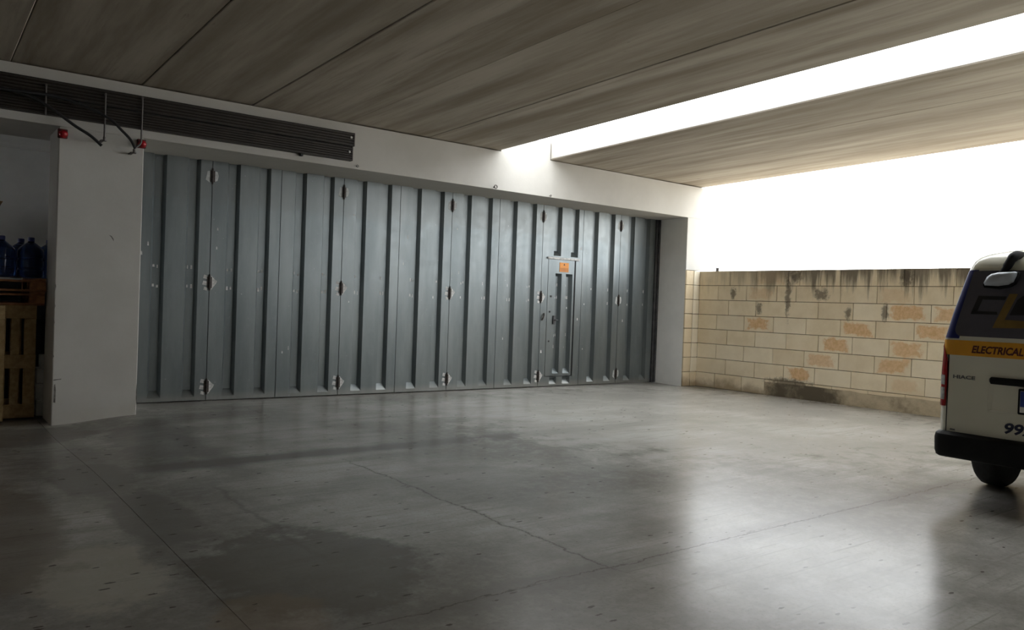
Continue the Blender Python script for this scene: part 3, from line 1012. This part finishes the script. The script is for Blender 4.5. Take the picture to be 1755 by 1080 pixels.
# something has to carry the flat pallets at the back: another upright pallet
p5 = copy_tree(p1)
p5.location = (.22, 10.33, -.05)
tag(p5, 'wooden pallet standing on end behind the other upright pallets', 'pallet', 'pallets in the store')


def bottle(x, y, z, label):
    o = empty('water_bottle', (x, y, z))
    r = .128
    prof = [(.0, .012), (.085, 0), (.115, .008), (r, .03), (r, .085), (r - .008, .095), (r - .008, .105), (r, .115), (r, .19), (r - .008, .2), (r - .008, .21), (r, .22), (r, .285), (r - .01, .315), (r - .04, .345), (.055, .372), (.033, .388), (.029, .41), (.0, .411)]
    MB().lathe(prof, (0, 0, 0), n=24).build('body', 'bottle', o, smooth=35)
    MB().lathe([(.0, .395), (.033, .396), (.034, .43), (.03, .438), (.0, .439)], (0, 0, 0), n=16).build('cap', 'cap', o, smooth=35)
    tag(o, label, 'water bottle', 'blue water bottles in the store')


ZB = 1.2945 + .145
bottle(.775, 9.93, ZB, 'blue water cooler bottle at the picture edge on the pallets')
bottle(1.045, 9.94, ZB, 'blue water cooler bottle with the tallest cap on the pallets')
bottle(.985, 10.30, ZB, 'blue water cooler bottle in the second row on the pallets')
bottle(1.245, 10.18, ZB, 'blue water cooler bottle half hidden by the pier')

zb = -.055
for k, (h, dx) in enumerate(((.18, .0), (.175, -.012), (.17, -.004), (.14, .036))):
    o = MB().cbox(1.125 + dx, 1.30, 9.89, 10.09, zb, zb + h - .003, .006).build('white_stone_block', 'white_block')
    tag(o, ['lowest', 'second lowest', 'second highest', 'topmost'][k] + ' white stone block stacked between pallet and pier', 'stone block', 'white blocks by the pier')
    zb += h
cr = empty('added_gap_dark_crate', (-.2, 11.2, -.02))  # dark crate added so the gaps between the pallets read as shade
for k in range(7):
    MB().cbox(-1.2, 1.55, -.5, -.475, .0 + k * .2, .199 + k * .2, .002).build('added_crate_plank', 'dark_steel', cr)
for x in (-1.2, .2, 1.5):
    MB().cbox(x, x + .05, -.474, -.42, 0, 1.42, .004).build('added_crate_post', 'dark_steel', cr)
MB().cbox(-1.2, 1.55, -.474, .4, 1.40, 1.425, .004).build('added_crate_lid', 'dark_steel', cr)
tag(cr, 'dark crate added to blacken the gaps behind the pallets', 'crate')
# shelf arm with a cardboard box far back
sh = empty('wall_shelf', (.2, 12.4, 1.9))
MB().cbox(-1.6, .68, 0, .8, 0, .03, .004).build('board', 'wood', sh)
for x in (-1.2, .4):
    MB().prism([(x, .78, 0), (x, .78, -.45), (x, .74, -.45), (x, .1, -.03), (x, .1, 0)], (.03, 0, 0)).build('bracket', 'dark_steel', sh)
tag(sh, 'dim wooden shelf on the store back wall', 'shelf')
cbx = empty('cardboard_box', (.52, 12.62, 1.93))
MB().cbox(-.4, .4, -.2, .2, 0, .42, .004).build('carton', 'card', cbx)
MB().add([(-.4, -.2, .42), (.4, -.2, .42), (.44, -.36, .52), (-.42, -.36, .52)], [(0, 1, 2, 3)]).build('flap', 'card', cbx)
tag(cbx, 'brown cardboard box on the shelf above the bottles', 'box')

# ================================================================== THE VAN
VC, VR, VF = 1.922, 6.20, 10.87


def vhalf(z):
    tb = [(.30, .80), (.42, .842), (.6, .85), (.95, .85), (1.2, .838), (1.4, .80), (1.6, .752), (1.74, .716), (1.79, .70), (1.825, .672), (1.85, .62), (1.868, .52), (1.882, .38), (1.892, .2), (1.897, 0.02)]
    if z <= tb[0][0]:
        return tb[0][1]
    for (a, wa), (b, wb) in zip(tb, tb[1:]):
        if z <= b:
            t = (z - a) / (b - a)
            return wa + (wb - wa) * t
    return .02


def xrear(y, z):
    """rear skin: upright to the belt line, then leaning forward, corners rounded"""
    w = vhalf(z)
    x = VR + max(0, z - 1.2) * .17 + max(0, z - 1.74) ** 2 * 6.0
    d = w - abs(y)
    R_ = .07
    if d < R_:
        t = (R_ - max(d, 0)) / R_
        x += R_ * (1 - math.sqrt(max(0, 1 - t * t)))
    return x + .03 * (y / .85) ** 2


def xfront(y, z):
    x = VF - max(0, z - 1.05) * .62 - .10 * (y / .85) ** 4
    return x


van = empty('van', (VR, VC, 0))


def vp(x, y, z):
    return (x - VR, y, z)


mb = MB()
zs = [.42, .46, .5, .6, .75, .95, 1.1, 1.2, 1.3, 1.4, 1.5, 1.6, 1.68, 1.74, 1.765, 1.79, 1.808, 1.825, 1.838, 1.85, 1.86, 1.868, 1.876, 1.882, 1.888, 1.892, 1.897]
NR = 24
rings = []
for z in zs:
    w = vhalf(z)
    ring = []
    for k in range(NR + 1):                       # rear, from +y (left side of van) to -y, denser at the corners
        t = -math.cos(math.pi * k / NR)
        y = -w * t
        ring.append(vp(xrear(y, z), y, z))
    xa = xrear(-w, z)
    xb = xfront(w, z)
    for k in range(1, 6):
        ring.append(vp(xa + (xb - xa) * k / 6, -w, z))
    for k in range(9):
        y = -w + 2 * w * k / 8
        ring.append(vp(xfront(y, z), y, z))
    for k in range(5, 0, -1):
        ring.append(vp(xa + (xb - xa) * k / 6, w, z))
    rings.append(ring)
n = len(rings[0])
mb.add([p_ for r in rings for p_ in r], [(i * n + k, i * n + (k + 1) % n, (i + 1) * n + (k + 1) % n, (i + 1) * n + k) for i in range(len(zs) - 1) for k in range(n)] + [tuple(range(n)), tuple((len(zs) - 1) * n + k for k in range(n))])
body = mb.build('body', 'van', van, smooth=50)


def patch(name, rows, mat, off=.003, thick=.0, parent=van, ncol=10, sharp=40):
    """skin following the rear of the van: rows of (z, y_left, y_right)"""
    mb = MB()
    nr = len(rows)
    v = []
    for o_ in ([off] if not thick else [off, -.004]):
        for (z, a, b) in rows:
            for k in range(ncol + 1):
                t = .5 - .5 * math.cos(math.pi * k / ncol)
                y = a + (b - a) * t
                v.append(vp(xrear(y, z) - o_, y, z))
    W = ncol + 1
    f = [(i * W + k, i * W + k + 1, (i + 1) * W + k + 1, (i + 1) * W + k) for i in range(nr - 1) for k in range(ncol)]
    if thick:
        o2 = nr * W
        rim = [k for k in range(W)] + [i * W + ncol for i in range(1, nr)] + [(nr - 1) * W + k for k in range(ncol - 1, -1, -1)] + [i * W for i in range(nr - 2, 0, -1)]
        f += [(rim[i], rim[(i + 1) % len(rim)], o2 + rim[(i + 1) % len(rim)], o2 + rim[i]) for i in range(len(rim))]
    mb.add(v, f)
    return mb.build(name, mat, parent, smooth=sharp)


def lerp_rows(tb, n):
    out = []
    z0, z1 = tb[0][0], tb[-1][0]
    for k in range(n + 1):
        z = z0 + (z1 - z0) * k / n
        for a, b in zip(tb, tb[1:]):
            if z <= b[0] + 1e-9:
                t = (z - a[0]) / (b[0] - a[0])
                out.append((z, a[1] + (b[1] - a[1]) * t, a[2] + (b[2] - a[2]) * t))
                break
    return out


# tailgate skin with its shut line
def yedge(z):
    return .786 - max(0, z - 1.2) * .22


patch('shut_line', lerp_rows([(.515, .786, .778), (1.2, .786, .778)], 8), 'black_text', .002, ncol=2)
tg = patch('tailgate', [(z, min(.775, vhalf(z) - .06), -min(.775, vhalf(z) - .06)) for z in (.515, .6, .8, 1.0, 1.2, 1.3, 1.5, 1.7, 1.74)], 'van', .006, .01)
# navy corner pillars
for s in (1, -1):
    patch('corner_pillar', [(z, s * (vhalf(z) - .0005), s * (vhalf(z) - .125 + (z - 1.2) * .06)) for z in (1.212, 1.3, 1.4, 1.5, 1.6, 1.7, 1.725)], 'navy', .009, ncol=6)
# rear window, rounded lower corners
def wedge(z):
    e = .757 - (z - 1.235) * .20
    if z < 1.30:
        t = (1.30 - z) / .07
        e -= .06 * (1 - math.sqrt(max(0, 1 - t * t)))
    return e


wz = [1.231, 1.234, 1.24, 1.25, 1.265, 1.285, 1.31, 1.36, 1.45, 1.55, 1.65, 1.718]
win = patch('rear_window', [(z, wedge(z), -wedge(z)) for z in wz], 'van_glass', .013, .01, ncol=16)


def decal(name, pts, mat, off=.016, parent=van):
    """flat print on the rear of the van, polygon of (y, z)"""
    v = [Vector(vp(xrear(y, z) - off, y, z)) for y, z in pts]
    return MB().add(v, [tuple(range(len(v)))]).build(name, mat, parent)


ps = .222          # slant of the logo (y per z)
def sl(y, z):
    return (y - (z - 1.40) * -.31, z)


# big slanted C, gold angled stroke, next dark letter
def dpoly(pts, mat, off=.016):
    return decal('window_lettering', pts, mat, off, win)


dpoly([(.649, 1.397), (.607, 1.532), (.567, 1.532), (.602, 1.419)], 'black_text')
dpoly([(.607, 1.532), (.415, 1.530), (.424, 1.503), (.567, 1.505)], 'black_text')
dpoly([(.649, 1.397), (.602, 1.419), (.47, 1.418), (.462, 1.396)], 'black_text')
dpoly([(.400, 1.548), (.345, 1.548), (.412, 1.362), (.488, 1.300)], 'gold', .0165)
dpoly([(.488, 1.300), (.412, 1.362), (.16, 1.352), (.14, 1.31)], 'gold', .0165)
dpoly([(.345, 1.505), (.31, 1.535), (.20, 1.535), (.23, 1.40), (.385, 1.395)], 'black_text')
# yellow band with a thin cream line above
patch('yellow_band', [(1.088, .80, -.80), (1.12, .812, -.812), (1.15, .826, -.826), (1.175, .835, -.835), (1.2, .836, -.836)], 'yellow', .010, ncol=20)
# tail lamps
for s in (1, -1):
    tl = patch('tail_lamp', [(z, s * (vhalf(z) + .0), s * y) for z, y in ((.70, .792), (.75, .789), (.85, .786), (.95, .785), (1.02, .787), (1.06, .793), (1.10, .805), (1.13, .818), (1.155, .832), (1.168, .838))], 'tail_red', .018, .02, ncol=8)
    for z0, z1 in ((.748, .84), (.86, .932)):
        patch('lamp_lens', [(z, s * (vhalf(z) - .008), s * .797) for z in (z0, (z0 + z1) / 2, z1)], 'tail_clear', .021, ncol=8, parent=tl)
    # lamp wraps round onto the side
    sw = MB()
    a = vhalf(.9) + .003
    sw.prism([vp(VR + .09, s * a, .70), vp(VR + .20, s * a, .72), vp(VR + .17, s * a, 1.0), vp(VR + .09, s * a, 1.15)], (0, -s * .01, 0))
    sw.build('lamp_side', 'tail_red', tl)
# dark handle bar and plate recess
gb = MB()
prof = [(.0, .902), (.03, .898), (.042, .912), (.042, .938), (.03, .948), (0, .948)]
ys_ = [.485, .47, .3, 0, -.3, -.47, -.485]
v = []
for y in ys_:
    sc_ = .5 if abs(y) > .48 else 1
    v += [vp(xrear(y, .92) + .002 - d_ * sc_, y, .925 + (z_ - .925) * sc_) for d_, z_ in prof]
gb.add(v, [(i * 6 + k, i * 6 + (k + 1) % 6, i * 6 + 6 + (k + 1) % 6, i * 6 + 6 + k) for i in range(len(ys_) - 1) for k in range(6)] + [tuple(range(6)), tuple(len(v) - 6 + k for k in range(6))])
gb.build('handle_bar', 'bumper', van, smooth=50)
rc = MB()
for s in (1, -1):
    y0 = s * .49
    rc.add([vp(xrear(y0, .9) - .007, y0, .9), vp(xrear(y0, .71) - .007, s * .495, .705), vp(xrear(y0, .71) - .018, s * .455, .72), vp(xrear(y0, .9) - .018, s * .45, .9)], [(0, 1, 2, 3)])
rc.add([vp(VR + .006 - .007, .495, .698), vp(VR + .006 - .007, -.495, .698), vp(VR - .02, -.455, .713), vp(VR - .02, .455, .713)], [(0, 1, 2, 3)])
rc.add([vp(VR - .020, .455, .713), vp(VR - .020, -.455, .713), vp(VR - .012, -.45, .9), vp(VR - .012, .45, .9)], [(0, 1, 2, 3)])
rc.build('plate_surround', 'van', van)
pb = MB().cbox(-.04, -.022, -.285, .285, .705, .885, .006).build('number_plate', 'bumper', van)
MB().cbox(-.0435, -.039, -.27, .27, .72, .87, .002).build('plate_face', 'plate_white', pb)
MB().box(-.045, -.043, .222, .268, .76, .868).build('plate_strip', 'plate_blue', pb)
# lettering
def text(body_, y, z, h, w, mat, shear, name, off=.012, bold=.0, parent=van):
    cu = bpy.data.curves.new('lettering', 'FONT')
    cu.body = body_
    cu.size = 1.0
    cu.shear = shear
    cu.offset = bold
    cu.extrude = 0.0
    cu.resolution_u = 3
    tmp = bpy.data.objects.new('lettering', cu)
    COL.objects.link(tmp)
    bpy.context.view_layer.update()
    dg = bpy.context.evaluated_depsgraph_get()
    me = bpy.data.meshes.new_from_object(tmp.evaluated_get(dg))
    bpy.data.objects.remove(tmp, do_unlink=True)
    x0 = min(a.co.x for a in me.vertices)
    x1 = max(a.co.x for a in me.vertices)
    y0 = min(a.co.y for a in me.vertices)
    y1 = max(a.co.y for a in me.vertices)
    for a in me.vertices:
        yy = y - (a.co.x - x0) / (x1 - x0) * w
        zz = z + (a.co.y - y0) / (y1 - y0) * h
        a.co = vp(xrear(yy, zz) - off, yy, zz)
    me.materials.clear()
    me.materials.append(M[mat])
    me.name = name
    return link(name, me, parent)


text('ELECTRICAL', .617, 1.110, .056, .345, 'maroon', .22, 'band_lettering', .0125, .035)
text('HIACE', .742, .913, .028, .158, 'badge', .0, 'model_badge', .0095, .035)
text('992', .374, .553, .080, .182, 'navy_text', .18, 'fleet_number', .0095, .035)
mk = decal('small_emblem', [(.752, .526), (.712, .524), (.712, .536), (.748, .538)], 'badge', .009)
# rear bumper
mb = MB()
prof = [(.16, .315), (.0, .322), (-.035, .335), (-.055, .37), (-.06, .46), (-.05, .495), (-.02, .512), (.05, .515), (.16, .515)]
npf = len(prof)
pth = [(.80, .874, 0), (.35, .874, 0), (.12, .872, 0), (.045, .862, .25), (.012, .838, .6), (.0, .80, .9), (-.004, .7, 1), (-.012, .45, 1), (-.016, 0, 1)]
full = pth + [(a, -b, c) for a, b, c in reversed(pth[:-1])]
v = []
for (xa, ya, wgt) in full:
    for (d_, z_) in prof:
        sgn = 1 if ya > 0 else -1
        out_ = -d_            # outward distance
        ox = xa - max(out_, -.12) * wgt
        oy = ya + (max(out_, -.10) - .055) * (1 - wgt) * sgn * .9
        v.append((ox, oy, z_))
mb.add(v, [(i * npf + k, i * npf + (k + 1) % npf, (i + 1) * npf + (k + 1) % npf, (i + 1) * npf + k) for i in range(len(full) - 1) for k in range(npf)] + [tuple(range(npf)), tuple(len(v) - npf + k for k in range(npf))])
mb.build('rear_bumper', 'bumper', van, smooth=40)
ub = MB().box(.6, 4.5, -.55, .55, .26, .43).box(.1, 4.6, -.8, .8, .38, .44).build('underbody', 'bumper', van)
tp = MB().lathe([(.10, 0), (.11, .02), (.11, .6), (.10, .62)], (.5, -.25, .30), (1, 0, 0), 14).build('muffler', 'dark_steel', van)
# wheels
ty = MB()
ty.lathe([(.20, -.095), (.25, -.10), (.31, -.092), (.33, -.07), (.334, -.03), (.334, .03), (.33, .07), (.31, .092), (.25, .10), (.20, .095)], (0, 0, 0), (0, 1, 0), 32)
ty_me = ty.mesh('tyre', 'tyre', 40)
rm_me = MB().lathe([(.0, -.05), (.06, -.055), (.08, -.03), (.17, -.03), (.19, -.08), (.205, -.08), (.205, .08), (.19, .08), (.17, .04), (.0, .04)], (0, 0, 0), (0, 1, 0), 24).mesh('rim', 'rim', 40)
for (x, s) in ((.955, 1), (.955, -1), (3.525, 1), (3.525, -1)):
    t = link('tyre', ty_me, van, (x, s * .765, .3345))
    link('rim', rm_me, t)
# side glass, windscreen, roof mirror
for s in (1, -1):
    for (xa, xb) in ((.30, 1.35), (1.42, 2.55), (2.62, 3.50)):
        mbs = MB()
        v = []
        for z in (1.25, 1.40, 1.55, 1.68):
            y = s * (vhalf(z) + .004)
            dx = (z - 1.25) * .12
            v += [vp(VR + xa + (dx if xa < .4 else 0), y, z), vp(VR + xb - (dx * 4 if xb > 3.4 else 0), y, z)]
        mbs.add(v, [(0, 1, 3, 2), (2, 3, 5, 4), (4, 5, 7, 6)])
        mbs.build('side_window', 'van_glass', van)
mbs = MB()
v = []
for z in (1.12, 1.3, 1.5, 1.7):
    for k in range(7):
        y = (-1 + k / 3) * (vhalf(z) - .09)
        v.append(vp(xfront(y, z) + .008, y, z))
mbs.add(v, [(i * 7 + k, i * 7 + k + 1, i * 7 + 8 + k, i * 7 + 7 + k) for i in range(3) for k in range(6)])
mbs.build('windscreen', 'van_glass', van, smooth=40)
arm = MB()
xr_ = xrear(.45, 1.80)
arm.tube(bez([vp(xr_ + .07, .385, 1.825), vp(xr_ - .01, .39, 1.828), vp(xr_ - .055, .40, 1.805), vp(xr_ - .075, .425, 1.745), vp(xr_ - .08, .455, 1.69)], 4), [.034] * 9 + [.030] * 4 + [.024] * 4, 10)
arm.build('mirror_arm', 'bumper', van, smooth=40)
mp = MB()
cy, cz, cx = .445, 1.648, xr_ - .085 - VR
pr = []
outl = [(.112, -.058), (.120, -.036), (.100, .016), (.07, .042), (.02, .055), (-.09, .06), (-.105, .052), (-.102, .024), (-.082, -.03), (-.05, -.052), (.02, -.064)]
mp.add([(cx - .012, cy + y * .78, cz + z * .8) for y, z in outl] + [(cx - .03, cy + y, cz + z) for y, z in outl] + [(cx + .02, cy + y, cz + z) for y, z in outl] + [(cx + .045, cy + y * .7, cz + z * .7) for y, z in outl],
       [(k + 11 * i, (k + 1) % 11 + 11 * i, (k + 1) % 11 + 11 * (i + 1), k + 11 * (i + 1)) for i in range(1, 3) for k in range(11)] + [tuple(range(33, 44)), tuple(range(11, 22))])
mp.build('mirror_shell', 'bumper', van, smooth=50)
fv = []
for kk, (sc_, dx_) in enumerate(((.97, -.030), (.9, -.044), (.7, -.058), (.4, -.066))):
    fv += [(cx + dx_, cy + y * sc_, cz + .008 + z * sc_ * .86) for y, z in outl]
MB().add(fv, [(k + 11 * i, (k + 1) % 11 + 11 * i, (k + 1) % 11 + 11 * (i + 1), k + 11 * (i + 1)) for i in range(3) for k in range(11)] + [tuple(range(33, 44))]).build('mirror_face', 'chrome', van, smooth=60)
tag(van, 'cream van with yellow lettered band and dark rear window', 'van')
